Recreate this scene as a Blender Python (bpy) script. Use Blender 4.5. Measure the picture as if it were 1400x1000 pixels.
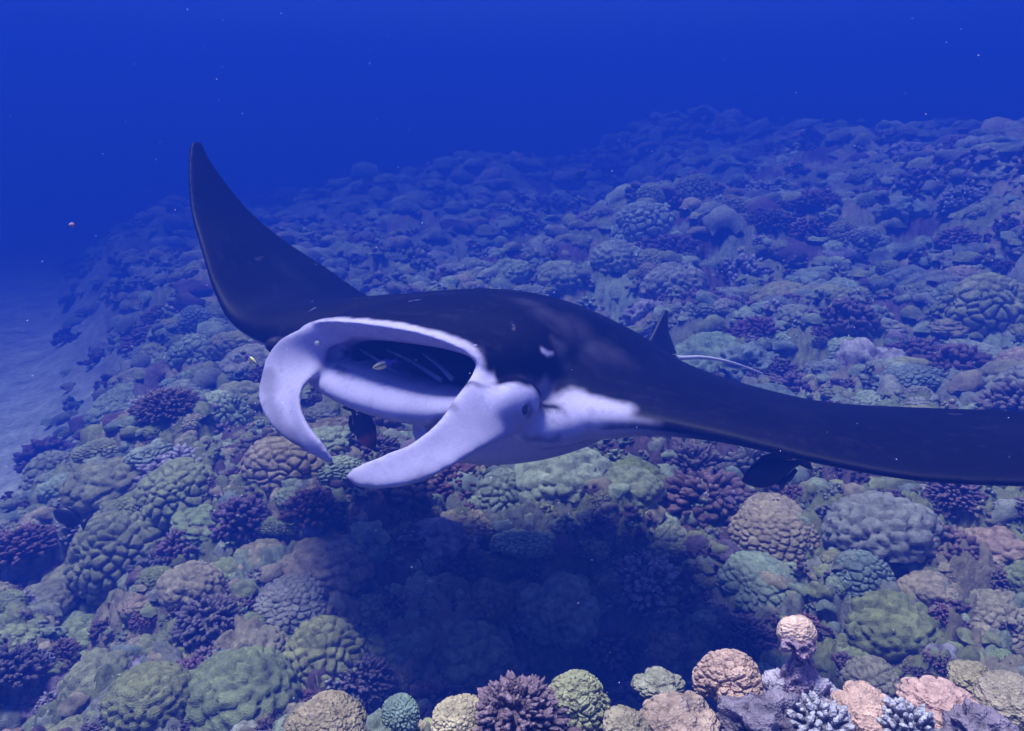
import bpy, math, random
import numpy as np
from mathutils import Vector, Matrix

for o in list(bpy.data.objects):
    bpy.data.objects.remove(o)
S = bpy.context.scene
COL = S.collection
rng = np.random.default_rng(11)
random.seed(11)

# ------------------------------------------------------------------ camera
PITCH = math.radians(16.0)
CAM = np.array([0.0, 0.0, 1.6])
cd = bpy.data.cameras.new('camera')
cd.sensor_width = 36.0
cd.lens = 36.0 * 1000.0 / 1400.0
cd.clip_start = 0.05
cd.clip_end = 500.0
cam = bpy.data.objects.new('camera', cd)
cam.location = CAM.tolist()
cam.rotation_euler = (math.pi / 2 - PITCH, 0, 0)
COL.objects.link(cam)
S.camera = cam

# ------------------------------------------------------------------ world, sun, exposure
SUN_DIR = np.array([0.20, -0.09, -0.95])          # the way the light travels
SUN_DIR /= np.linalg.norm(SUN_DIR)
elev = math.asin(-SUN_DIR[2])
W = bpy.data.worlds.new('World')
S.world = W
W.use_nodes = True
nt = W.node_tree
nt.nodes.clear()
sky = nt.nodes.new('ShaderNodeTexSky')
sky.sky_type = 'NISHITA'
sky.sun_disc = False
sky.sun_elevation = elev
sky.sun_rotation = math.atan2(-SUN_DIR[0], -SUN_DIR[1])
bg = nt.nodes.new('ShaderNodeBackground')
bg.inputs['Strength'].default_value = 0.12
out = nt.nodes.new('ShaderNodeOutputWorld')
nt.links.new(sky.outputs[0], bg.inputs[0])
nt.links.new(bg.outputs[0], out.inputs[0])
sd = bpy.data.lights.new('sun', 'SUN')
sd.energy = 5.0
sd.angle = math.radians(16.0)                      # softened by the rippled water surface
sd.color = (1.0, 0.96, 0.9)
sun = bpy.data.objects.new('sun', sd)
sun.location = (0, 0, 10)
sun.rotation_euler = Vector(SUN_DIR.tolist()).to_track_quat('-Z', 'Y').to_euler()
COL.objects.link(sun)
S.view_settings.view_transform = 'Standard'
S.view_settings.look = 'None'
S.view_settings.gamma = 1.0
S.view_settings.use_curve_mapping = False
S.view_settings.exposure = 2.15
S.cycles.volume_bounces = 1
S.cycles.max_bounces = 6
WATER_SCATTER = (0.0027, 0.0112, 0.097)           # per metre
WATER_EXTINCT = (0.25, 0.235, 0.23)
WATER_ANISO = 0.0

# ------------------------------------------------------------------ helpers
RGT = np.array([1.0, 0, 0])
FWD = np.array([0, math.cos(PITCH), -math.sin(PITCH)])
UPC = np.array([0, math.sin(PITCH), math.cos(PITCH)])
def P(px, py, d):
    return CAM + RGT * ((px - 700) / 1000 * d) + UPC * (-(py - 500) / 1000 * d) + FWD * d
def project(p):
    q = np.asarray(p) - CAM
    d = q @ FWD
    return 700 + 1000 * (q @ RGT) / d, 500 - 1000 * (q @ UPC) / d, d
def unit(v):
    return v / (np.linalg.norm(v, axis=-1, keepdims=True) + 1e-12)
def sstep(a, b, x):
    t = np.clip((x - a) / (b - a), 0, 1)
    return t * t * (3 - 2 * t)

def hash2(ix, iy, seed):
    h = (ix.astype(np.int64) * 374761393 + iy.astype(np.int64) * 668265263 + seed * 2246822519) & 0xFFFFFFFF
    h = ((h ^ (h >> 13)) * 1274126177) & 0xFFFFFFFF
    return ((h ^ (h >> 16)) & 0xFFFF) / 65535.0
def noise2(x, y, seed=0):
    ix, iy = np.floor(x), np.floor(y)
    fx, fy = x - ix, y - iy
    ux, uy = fx * fx * (3 - 2 * fx), fy * fy * (3 - 2 * fy)
    a, b = hash2(ix, iy, seed), hash2(ix + 1, iy, seed)
    c, d = hash2(ix, iy + 1, seed), hash2(ix + 1, iy + 1, seed)
    return (a + (b - a) * ux + (c - a) * uy + (a - b - c + d) * ux * uy) * 2 - 1
def fbm2(x, y, seed=0, n=4):
    s = 0; a = 0.5
    for k in range(n):
        s = s + a * noise2(x * 2 ** k + 17.3 * k, y * 2 ** k + 5.1 * k, seed + k)
        a *= 0.5
    return s
def noise3(p, f, seed=0):
    x, y, z = p[:, 0] * f, p[:, 1] * f, p[:, 2] * f
    return (noise2(x + 0.31 * z, y - 0.27 * z, seed) + noise2(y + 0.4 * x + 9, z, seed + 5) + noise2(z + 0.3 * y - 4, x, seed + 9)) / 2.0
def lumps2(x, y, cell, seed=0, ids=False, knob=True):
    """rounded bumps: one per cell, returns 0..1"""
    X, Y = x / cell, y / cell
    ix, iy = np.floor(X), np.floor(Y)
    best = np.full(X.shape, 9.0); nxt = np.full(X.shape, 9.0); cid = np.zeros(X.shape)
    for dx in (-1, 0, 1):
        for dy in (-1, 0, 1):
            cx, cy = ix + dx, iy + dy
            px = cx + hash2(cx, cy, seed); py = cy + hash2(cx, cy, seed + 31)
            d2 = (X - px) ** 2 + (Y - py) ** 2
            if ids: cid = np.where(d2 < best, hash2(cx, cy, seed + 77), cid)
            nxt = np.minimum(nxt, np.maximum(best, d2)); best = np.minimum(best, d2)
    h = np.sqrt(np.clip(1 - best / 0.8, 0, 1))
    if knob:
        e = np.clip((np.sqrt(nxt) - np.sqrt(best)) / 0.85, 0, 1); h = np.sqrt(1 - (1 - e) ** 2)
    return (h, cid) if ids else h

def mesh_np(name, V, F, smooth=True, col=None, mat=None):
    """F: (n,3) or (n,4) int array, or list of index lists"""
    me = bpy.data.meshes.new(name)
    V = np.asarray(V, dtype=np.float32)
    if isinstance(F, np.ndarray):
        k = F.shape[1]
        me.vertices.add(len(V)); me.vertices.foreach_set('co', V.ravel())
        me.loops.add(F.size); me.loops.foreach_set('vertex_index', F.astype(np.int32).ravel())
        me.polygons.add(len(F)); me.polygons.foreach_set('loop_start', np.arange(0, F.size, k, dtype=np.int32))
        me.update(calc_edges=True)
    else:
        me.from_pydata(V.tolist(), [], [list(map(int, f)) for f in F]); me.update()
    me.polygons.foreach_set('use_smooth', np.full(len(me.polygons), smooth))
    if col is not None:
        set_col(me, col)
    if mat:
        me.materials.append(mat)
    return me
def set_col(me, col):
    a = me.attributes.get('col') or me.attributes.new('col', 'FLOAT_COLOR', 'POINT')
    c = np.ones((len(me.vertices), 4), dtype=np.float32); c[:, :3] = col
    a.data.foreach_set('color', c.ravel())
def link(name, me, parent=None, loc=(0, 0, 0)):
    o = bpy.data.objects.new(name, me)
    o.location = loc
    COL.objects.link(o)
    if parent: o.parent = parent
    return o
def tag(o, label=None, cat=None, group=None, kind=None):
    if label: o['label'] = label
    if cat: o['category'] = cat
    if group: o['group'] = group
    if kind: o['kind'] = kind
    return o
def empty(name, loc):
    o = bpy.data.objects.new(name, None)
    o.location = [float(c) for c in loc]; o.empty_display_size = 0.1
    COL.objects.link(o)
    return o

# ------------------------------------------------------------------ materials
def new_mat(name, rough=0.8, spec=0.3):
    m = bpy.data.materials.new(name); m.use_nodes = True
    b = m.node_tree.nodes['Principled BSDF']
    b.inputs['Roughness'].default_value = rough
    b.inputs['Specular IOR Level'].default_value = spec
    return m, m.node_tree, b
def N(t, kind, **kw):
    n = t.nodes.new(kind)
    for k, v in kw.items():
        if hasattr(n, k): setattr(n, k, v)
        else: n.inputs[k].default_value = v
    return n
def mixc(t, mode, fac, a, b):
    n = t.nodes.new('ShaderNodeMix'); n.data_type = 'RGBA'; n.blend_type = mode
    for sock, v in ((n.inputs[0], fac), (n.inputs[6], a), (n.inputs[7], b)):
        if hasattr(v, 'default_value') or hasattr(v, 'is_linked'): t.links.new(v, sock)
        else: sock.default_value = v
    return n.outputs[2]
def ramp(t, src, lo, hi, c0, c1):
    n = t.nodes.new('ShaderNodeMapRange')
    n.inputs[1].default_value = lo; n.inputs[2].default_value = hi
    n.inputs[3].default_value = c0; n.inputs[4].default_value = c1
    t.links.new(src, n.inputs[0])
    return n.outputs[0]

def coral_material(name, per_object, vscale=260.0, bump=0.6):
    m, t, b = new_mat(name, 0.85, 0.15)
    geo = N(t, 'ShaderNodeNewGeometry')
    at = N(t, 'ShaderNodeAttribute'); at.attribute_name = 'col'
    if per_object:
        oi = N(t, 'ShaderNodeObjectInfo')
        base = mixc(t, 'MULTIPLY', 1.0, oi.outputs['Color'], at.outputs['Color'])
    else:
        base = at.outputs['Color']
    n1 = N(t, 'ShaderNodeTexNoise', Scale=7.0, Detail=5.0, Roughness=0.65)
    t.links.new(geo.outputs['Position'], n1.inputs['Vector'])
    f1 = ramp(t, n1.outputs[0], 0.3, 0.7, 0.62, 1.3)
    base = mixc(t, 'MULTIPLY', 1.0, base, f1)
    n2 = N(t, 'ShaderNodeTexNoise', Scale=45.0, Detail=4.0, Roughness=0.7)
    t.links.new(geo.outputs['Position'], n2.inputs['Vector'])
    f2 = ramp(t, n2.outputs[0], 0.3, 0.7, 0.58, 1.38)
    base = mixc(t, 'MULTIPLY', 1.0, base, f2)
    # patches of pinkish crust and bare skeleton
    n3 = N(t, 'ShaderNodeTexNoise', Scale=16.0, Detail=6.0, Roughness=0.7)
    t.links.new(geo.outputs['Position'], n3.inputs['Vector'])
    f3 = ramp(t, n3.outputs[0], 0.60, 0.70, 0.0, 0.40)
    base = mixc(t, 'MIX', f3, base, (0.22, 0.19, 0.21, 1))
    t.links.new(base, b.inputs['Base Color'])
    vo = N(t, 'ShaderNodeTexVoronoi', Scale=vscale)
    t.links.new(geo.outputs['Position'], vo.inputs['Vector'])
    bp = N(t, 'ShaderNodeBump', Strength=bump, Distance=0.006)
    t.links.new(vo.outputs[0], bp.inputs['Height'])
    bp2 = N(t, 'ShaderNodeBump', Strength=0.4, Distance=0.007)
    t.links.new(n2.outputs[0], bp2.inputs['Height'])
    t.links.new(bp.outputs[0], bp2.inputs['Normal'])
    t.links.new(bp2.outputs[0], b.inputs['Normal'])
    return m
M_CORAL = coral_material('coral_skin', True)
M_RUBBLE = coral_material('reef_rubble', False)

def ground_material():
    m, t, b = new_mat('reef_ground', 0.9, 0.1)
    geo = N(t, 'ShaderNodeNewGeometry')
    at = N(t, 'ShaderNodeAttribute'); at.attribute_name = 'col'
    n1 = N(t, 'ShaderNodeTexNoise', Scale=3.0, Detail=8.0, Roughness=0.7)
    t.links.new(geo.outputs['Position'], n1.inputs['Vector'])
    f = ramp(t, n1.outputs[0], 0.3, 0.7, 0.5, 1.4)
    base = mixc(t, 'MULTIPLY', 1.0, at.outputs['Color'], f)
    n2 = N(t, 'ShaderNodeTexNoise', Scale=28.0, Detail=6.0, Roughness=0.7)
    t.links.new(geo.outputs['Position'], n2.inputs['Vector'])
    f2 = ramp(t, n2.outputs[0], 0.3, 0.7, 0.6, 1.3)
    base = mixc(t, 'MULTIPLY', 1.0, base, f2)
    t.links.new(base, b.inputs['Base Color'])
    bp = N(t, 'ShaderNodeBump', Strength=0.7, Distance=0.03)
    t.links.new(n2.outputs[0], bp.inputs['Height'])
    t.links.new(bp.outputs[0], b.inputs['Normal'])
    return m
M_GROUND = ground_material()

def skin_material(name, rough, spec, mottle):
    m, t, b = new_mat(name, rough, spec)
    at = N(t, 'ShaderNodeAttribute'); at.attribute_name = 'col'
    geo = N(t, 'ShaderNodeNewGeometry')
    n1 = N(t, 'ShaderNodeTexNoise', Scale=130.0, Detail=6.0, Roughness=0.75)
    t.links.new(geo.outputs['Position'], n1.inputs['Vector'])
    f = ramp(t, n1.outputs[0], 0.3, 0.7, 1 - mottle, 1 + mottle)
    base = mixc(t, 'MULTIPLY', 1.0, at.outputs['Color'], f)
    t.links.new(base, b.inputs['Base Color'])
    bp = N(t, 'ShaderNodeBump', Strength=0.12, Distance=0.004)
    t.links.new(n1.outputs[0], bp.inputs['Height'])
    t.links.new(bp.outputs[0], b.inputs['Normal'])
    return m
M_SKIN = skin_material('manta_skin', 0.5, 0.06, 0.10)
M_FISH = skin_material('fish_scales', 0.4, 0.4, 0.15)
M_EYE, _t, _b = new_mat('eye_black', 0.15, 0.6); _b.inputs['Base Color'].default_value = (0.01, 0.01, 0.016, 1)
M_FIN, _t, _b = new_mat('fin_dark', 0.55, 0.3); _b.inputs['Base Color'].default_value = (0.016, 0.012, 0.03, 1)
M_SPECK, _t, _b = new_mat('drifting_speck', 0.8, 0.2); _b.inputs['Base Color'].default_value = (0.8, 0.7, 0.72, 1)
M_PINK, _t, _b = new_mat('pink_speck', 0.8, 0.2); _b.inputs['Base Color'].default_value = (0.42, 0.22, 0.32, 1)

PALETTE = {
    'tan': (0.36, 0.30, 0.20), 'olive': (0.28, 0.29, 0.14), 'lilac grey': (0.29, 0.29, 0.23), 'pale green': (0.33, 0.38, 0.25),
    'slate blue': (0.22, 0.26, 0.22), 'peach': (0.54, 0.35, 0.27), 'purple brown': (0.17, 0.11, 0.13), 'pale violet': (0.33, 0.29, 0.34),
    'purple': (0.23, 0.17, 0.23),
}

# ------------------------------------------------------------------ seabed
def edge_x(y):
    return np.interp(y, [0, 1.5, 2.7, 3.5, 5, 7, 9, 14, 25], [-3.0, -2.9, -2.75, -2.7, -2.95, -4.0, -5.2, -8.2, -9.0])
def reef_mask(x, y):
    w = 0.45 * fbm2(x * 0.9, y * 0.9, 41, 3)
    m = sstep(-0.9, 0.8, x - edge_x(y) + w)
    return m * (1 - sstep(19, 27, y))
def gauss(x, y, cx, cy, sx, sy=None):
    sy = sy or sx
    return np.exp(-((x - cx) / sx) ** 2 - ((y - cy) / sy) ** 2)
def height(x, y, fine=True):
    x = np.asarray(x, float); y = np.asarray(y, float)
    m = reef_mask(x, y)
    z = 0.05 + 0.055 * np.clip(y - 2.5, -2, 11)
    z = z + 0.23 * np.clip(x - 0.9, 0, 4.5) - 0.09 * np.clip(-x - 0.6, 0, 6)
    z = z + (0.41 + 0.43 * sstep(-0.50, -0.15, x) + 0.03 * sstep(0.1, 0.5, x)) * np.exp(-(np.abs(y - 0.72) / 0.36) ** 2.5)
    z = z + 0.30 * gauss(x, y, -0.8, 0.9, 0.3)
    z = z - 0.22 * gauss(x, y, 0.3, 2.1, 0.9, 0.45)
    z = z + 0.12 * gauss(x, y, -1.6, 3.2, 0.6)
    z = z + 0.95 * gauss(x, y, 2.8, 16.0, 2.0, 1.5) + 0.60 * gauss(x, y, -0.9, 15.0, 1.6)
    z = z + 0.30 * gauss(x, y, 2.6, 7.4, 0.8) + 0.38 * gauss(x, y, 1.5, 8.2, 0.9, 0.7) + 0.25 * gauss(x, y, 4.6, 6.4, 1.0)
    z = z + (0.36 * fbm2(x * 0.7, y * 0.7, 3, 3) + 0.32 * (lumps2(x + 0.15 * noise2(x * 3, y * 3, 2), y, 0.8, 5, False, False) - 0.6)) * (0.25 + 0.75 * sstep(1.1, 1.8, y))
    z = z + 0.62 * sstep(4.0, 9.0, y) * (lumps2(x + 0.4 * noise2(x, y, 71), y, 2.6, 72, False, False) - 0.6)
    if fine:
        wx = x + 0.05 * noise2(x * 8, y * 8, 61); wy = y + 0.05 * noise2(x * 8 + 40, y * 8, 62)
        z = z + 0.10 * (lumps2(wx, wy, 0.36, 9) - 0.75) + 0.055 * (lumps2(wx, wy, 0.115, 12) - 0.75)
        if fine == 2: z = z + 0.028 * lumps2(x + 0.012 * noise2(x * 40, y * 40, 3), y, 0.05, 13) + 0.02 * noise2(x * 30, y * 30, 14)
    sand = -0.62 - 0.02 * y + 0.03 * fbm2(x * 0.7, y * 0.7, 23, 3) + 0.012 * noise2(x * 5, y * 5, 8)
    return sand + (z - sand) * m

def build_seabed():
    half = math.radians(43)
    th = np.concatenate([np.linspace(-math.pi, -half, 40, endpoint=False), np.linspace(-half, half, 760, endpoint=False), np.linspace(half, math.pi, 40)])
    ph = np.linspace(math.radians(64), math.radians(9.0), 330, endpoint=False)      # finer rings close by
    rr = np.concatenate([[0.02, 0.3, 0.5], 1.45 / np.tan(ph), 1.45 / math.tan(math.radians(9.0)) * np.exp(np.linspace(0, math.log(9), 150))])
    TH, RR = np.meshgrid(th, rr)
    X, Y = RR * np.sin(TH), RR * np.cos(TH)
    Z = height(X, Y, 2)
    ny, nx = X.shape
    V = np.stack([X, Y, Z], -1).reshape(-1, 3)
    i = np.arange(nx * ny).reshape(ny, nx)
    F = np.stack([i[:-1, :-1], i[:-1, 1:], i[1:, 1:], i[1:, :-1]], -1).reshape(-1, 4)[:, ::-1]
    m = reef_mask(X, Y).reshape(-1, 1)
    wx = X + 0.05 * noise2(X * 8, Y * 8, 61); wy = Y + 0.05 * noise2(X * 8 + 40, Y * 8, 62)
    h3, cid = lumps2(wx, wy, 0.36, 9, True)
    tab = np.array([PALETTE[k] for k in ('tan', 'olive', 'olive', 'lilac grey', 'pale green', 'purple brown', 'olive', 'tan', 'purple brown', 'lilac grey')])
    reefc = tab[np.clip((cid.reshape(-1) * 10).astype(int), 0, 9)] * (0.62 + 0.3 * lumps2(X, Y, 0.052, 13).reshape(-1, 1))
    col = np.array([0.68, 0.67, 0.62]) * (1 - m) + reefc * m
    me = mesh_np('seabed', V, np.ascontiguousarray(F), True, col, M_GROUND)
    o = link('seabed', me); tag(o, kind='structure')
build_seabed()

# ------------------------------------------------------------------ coral shapes
def ico(sub):
    import bmesh
    bm = bmesh.new(); bmesh.ops.create_icosphere(bm, subdivisions=sub, radius=1.0)
    bm.verts.ensure_lookup_table()
    V = np.array([v.co[:] for v in bm.verts]); F = np.array([[v.index for v in f.verts] for f in bm.faces])
    bm.free()
    return unit(V), F
ICO = {k: ico(k) for k in (1, 2, 3, 4, 5, 6)}
def cut(V, F, zmin):
    keep = V[:, 2] > zmin
    F = F[keep[F].all(1)]
    idx = np.unique(F); mp = np.full(len(V), -1); mp[idx] = np.arange(len(idx))
    return idx, mp[F]
def sph_pts(n, r, zmin=-0.3):
    out = []
    while len(out) < n:                    # loosely even spacing
        c = unit(r.normal(size=(12, 3))); c = c[c[:, 2] > zmin]
        if len(c) == 0: continue
        if out:
            dd = (c @ np.array(out).T).max(1); out.append(c[dd.argmin()])
        else: out.append(c[0])
    return np.array(out)
def lobe_shape(seed, sub, nbig, nsmall, flat, amp=0.2, bigamp=0.32, zmin=-0.35):
    r = np.random.default_rng(seed)
    D, F = ICO[sub]
    idx, F = cut(D, F, zmin); D = D[idx]
    Dw = unit(D + 0.10 * np.stack([noise3(D, 3.0, seed), noise3(D, 3.0, seed + 1), noise3(D, 3.0, seed + 2)], 1))
    cb = sph_pts(nbig, r, -0.2); wb = r.uniform(0.5, 0.95, nbig)
    ang = np.arccos(np.clip(Dw @ cb.T, -1, 1))
    b1 = np.sqrt(np.clip(1 - (ang / wb) ** 2, 0, 1)) * r.uniform(0.6, 1.0, nbig)
    b1 = b1.max(1)
    R = (1 - bigamp) + bigamp * b1
    cs = sph_pts(nsmall, r, zmin - 0.05)
    s = 1.7 * math.sqrt(4 * math.pi * 0.67 / nsmall / math.pi)
    ws = s * r.uniform(0.8, 1.2, nsmall)
    a2 = np.arccos(np.clip(Dw @ cs.T, -1, 1)) * (s / ws)
    a2 = np.partition(a2, 1, axis=1)[:, :2]
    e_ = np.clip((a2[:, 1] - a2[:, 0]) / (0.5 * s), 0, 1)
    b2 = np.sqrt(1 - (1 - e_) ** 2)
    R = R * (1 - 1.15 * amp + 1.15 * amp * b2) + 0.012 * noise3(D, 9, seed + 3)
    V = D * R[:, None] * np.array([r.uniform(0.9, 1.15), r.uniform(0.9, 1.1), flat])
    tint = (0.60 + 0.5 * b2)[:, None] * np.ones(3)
    return V, F, tint
def finger_shape(seed, nf, seg=7, rings=5, flat=0.75, fr=0.075, csub=2):
    r = np.random.default_rng(seed)
    D = sph_pts(nf, r, -0.05)
    Vs, Fs, Ts = [], [], []
    off = 0
    core, cf = ICO[csub]
    idx, cf2 = cut(core, cf, -0.4)
    Vs.append(core[idx] * 0.62 * np.array([1, 1, flat])); Fs.append(cf2); Ts.append(np.full((len(idx), 3), 0.65)); off += len(idx)
    prof_t = np.linspace(0, 1, rings + 1)
    prof_r = np.interp(prof_t, [0, 0.45, 0.8, 0.93, 1.0], [0.7, 0.95, 1.2, 0.9, 0.0])
    th = np.linspace(0, 2 * math.pi, seg, endpoint=False)
    for d in D:
        d = unit(d + r.normal(size=3) * 0.12)
        L0, L1 = 0.58, r.uniform(0.88, 1.06)
        a = unit(np.cross(d, [0.31, 0.2, 0.9])); b = np.cross(d, a)
        rot = r.uniform(0, 6.28); a, b = a * math.cos(rot) + b * math.sin(rot), b * math.cos(rot) - a * math.sin(rot)
        ra, rb = fr * r.uniform(0.8, 1.5), fr * r.uniform(0.7, 1.0)
        bend = r.normal(size=3) * 0.05
        vs = []
        for t_, pr in zip(prof_t[:-1], prof_r[:-1]):
            c = d * (L0 + (L1 - L0) * t_) + bend * t_ * t_
            k = 1 + r.normal(size=seg) * 0.10
            vs.append(c + (np.cos(th) * pr * ra * k)[:, None] * a + (np.sin(th) * pr * rb * k)[:, None] * b)
        tip = d * L1 + bend
        V = np.vstack(vs + [tip[None]]); V[:, 2] *= flat
        f = []
        for i in range(rings - 1):
            for j in range(seg):
                p, q = i * seg + j, i * seg + (j + 1) % seg
                f += [[p, q, q + seg], [p, q + seg, p + seg]]
        for j in range(seg):
            p, q = (rings - 1) * seg + j, (rings - 1) * seg + (j + 1) % seg
            f.append([p, q, rings * seg])
        Vs.append(V); Fs.append(np.array(f) + off); off += len(V)
        tt = np.concatenate([np.repeat(prof_t[:-1], seg), [1.0]])
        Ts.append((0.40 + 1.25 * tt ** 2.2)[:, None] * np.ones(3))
    return np.vstack(Vs), np.vstack(Fs), np.vstack(Ts)
def rock_shape(seed, sub):
    D, F = ICO[sub]
    idx, F = cut(D, F, -0.5); D = D[idx]
    n = 0
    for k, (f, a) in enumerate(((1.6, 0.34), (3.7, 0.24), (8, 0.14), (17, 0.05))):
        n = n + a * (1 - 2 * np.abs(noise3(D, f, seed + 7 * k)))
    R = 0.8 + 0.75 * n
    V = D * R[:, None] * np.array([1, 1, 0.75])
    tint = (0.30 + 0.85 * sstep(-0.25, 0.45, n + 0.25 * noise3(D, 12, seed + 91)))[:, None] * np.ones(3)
    return V, F, tint

LOBES = []
for i in range(12):
    r_ = random.Random(500 + i)
    LOBES.append(lobe_shape(100 + i, 6 if i in (0, 2, 4, 5, 9, 11) else 5, r_.randint(5, 12), [140, 105, 190, 60, 150, 230, 52, 120, 90, 170, 75, 130][i],
                            r_.uniform(0.42, 0.88), r_.uniform(0.13, 0.21), r_.uniform(0.24, 0.38)))
FINGERS = [finger_shape(200 + i, [190, 260, 160, 220, 140, 300, 120, 170, 240][i], 6, 4, [0.75, 0.7, 0.85, 0.6, 0.8, 0.7, 0.95, 0.55, 0.65][i],
                        [0.066, 0.054, 0.074, 0.060, 0.08, 0.05, 0.085, 0.07, 0.056][i]) for i in range(9)]
ROCKS = [rock_shape(300 + i, 5) for i in range(4)]
def proto_meshes(name, shapes):
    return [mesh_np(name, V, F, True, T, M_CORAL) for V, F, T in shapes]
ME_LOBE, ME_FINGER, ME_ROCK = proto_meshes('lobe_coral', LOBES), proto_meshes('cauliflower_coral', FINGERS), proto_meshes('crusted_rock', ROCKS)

# ------------------------------------------------------------------ small reef growth nobody could count
def build_rubble():
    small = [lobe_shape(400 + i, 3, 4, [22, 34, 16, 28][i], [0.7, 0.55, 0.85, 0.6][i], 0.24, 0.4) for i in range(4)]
    small += [finger_shape(420 + i, [20, 26][i], 5, 2, 0.8, 0.15, 1) for i in range(2)]
    small += [rock_shape(440 + i, 3) for i in range(2)]
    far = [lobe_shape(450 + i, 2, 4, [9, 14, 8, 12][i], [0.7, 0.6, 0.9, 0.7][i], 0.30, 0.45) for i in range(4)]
    far += [finger_shape(470 + i, [9, 12][i], 4, 2, 0.8, 0.21, 1) for i in range(2)]
    far += [rock_shape(480 + i, 2) for i in range(2)]
    names = list(PALETTE)
    prob = {0: [.16, .30, .16, .24, .10, .0, .02, .02, .0], 1: [.04, .06, .16, .06, .16, .0, .42, .08, .02], 2: [.1, .16, .26, .1, .2, .0, .1, .05, .03]}
    Vs, Fs, Cs = [], [], []
    off = 0
    n = 16500
    lo, hi = math.log(0.6), math.log(23)
    ys = np.exp(rng.uniform(lo, hi, n))
    ys[:5600] = np.exp(rng.uniform(math.log(0.7), math.log(3.8), 5600))
    xs = rng.uniform(-1, 1, n) * (0.80 * ys + 0.7)
    keep = (reef_mask(xs, ys) > rng.uniform(0.1, 0.9, n)) & ~((ys < 1.02) & (xs > 0.0) & (rng.random(n) < 0.25))
    xs, ys = xs[keep], ys[keep]
    zs = height(xs, ys)
    patch = fbm2(xs * 0.9, ys * 0.9, 91, 3)
    hue = fbm2(xs * 0.6, ys * 0.6, 51, 3)
    warm = ['tan', 'olive', 'olive', 'olive', 'tan', 'pale green']; cool = ['pale green', 'lilac grey', 'olive', 'slate blue', 'lilac grey', 'pale green']
    for i in range(len(xs)):
        k = 0 if rng.random() < 0.62 + 0.5 * patch[i] else (1 if rng.random() < 0.7 else 2)
        V, F, T = (small if ys[i] < 1.7 else far)[{0: rng.integers(0, 4), 1: rng.integers(4, 6), 2: rng.integers(6, 8)}[k]]
        s = np.clip(0.0135 * ys[i], 0.02, 0.22) * rng.uniform(0.6, 1.9)
        a = rng.uniform(0, 6.28); ca, sa = math.cos(a), math.sin(a)
        tx, ty = rng.normal(0, 0.25, 2)
        x, y, z = V[:, 0] * s, V[:, 1] * s, V[:, 2] * s * rng.uniform(0.8, 1.2)
        X = x * ca - y * sa; Y = x * sa + y * ca
        Vs.append(np.stack([X + xs[i] + tx * z, Y + ys[i] + ty * z, z + zs[i] + rng.uniform(-0.2, 0.25) * s], 1))
        Fs.append(F + off); off += len(V)
        nm = (warm if hue[i] + rng.normal(0, 0.12) > 0 else cool)[rng.integers(0, 6)] if k == 0 else names[rng.choice(9, p=prob[k])]
        c = np.array(PALETTE[nm]) * rng.uniform(0.75, 1.15)
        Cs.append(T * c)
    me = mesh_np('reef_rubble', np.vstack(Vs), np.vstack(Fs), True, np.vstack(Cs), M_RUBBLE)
    o = link('reef_rubble', me)
    tag(o, kind='stuff')
    print('rubble tris', sum(len(f) for f in Fs))
build_rubble()

# ------------------------------------------------------------------ coral colonies, each one an object
COLONIES = []
def colony(kind, mesh_i, colour, x, y, r, label=None, sink=0.15, squash=1.0, rot=None, tilt=None, z=None, jitter=0.12):
    name, pool, cat = {'lobe': ('lobe_coral', ME_LOBE, 'coral'), 'finger': ('cauliflower_coral', ME_FINGER, 'coral'),
                       'rock': ('crusted_rock', ME_ROCK, 'rock')}[kind]
    zz = float(height(np.array([x]), np.array([y]))[0]) if z is None else z
    o = link(name, pool[mesh_i % len(pool)], None, (x, y, zz - sink * r))
    o.scale = (r, r, r * squash)
    t = tilt if tilt is not None else (random.gauss(0, 0.14), random.gauss(0, 0.14))
    o.rotation_euler = (t[0], t[1], random.uniform(0, 6.28) if rot is None else rot)
    c = np.array(PALETTE[colour]) * random.uniform(0.82, 1.18) + np.array([random.gauss(0, 0.012) for _ in range(3)])
    o.color = (*np.clip(c, 0.03, 0.8).tolist(), 1)
    tag(o, label, cat)
    COLONIES.append(dict(o=o, kind=kind, colour=colour, x=x, y=y, z=zz, r=r, hero=label is not None))
    return o
def ground_hit(px, py):
    d = unit(P(px, py, 1.0) - CAM)
    t = np.linspace(0.5, 25, 2500)
    q = CAM + d * t[:, None]
    h = height(q[:, 0], q[:, 1], False)
    k = np.argmax(q[:, 2] < h)
    return q[k, 0], q[k, 1], h[k], t[k] * (d @ FWD)

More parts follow.
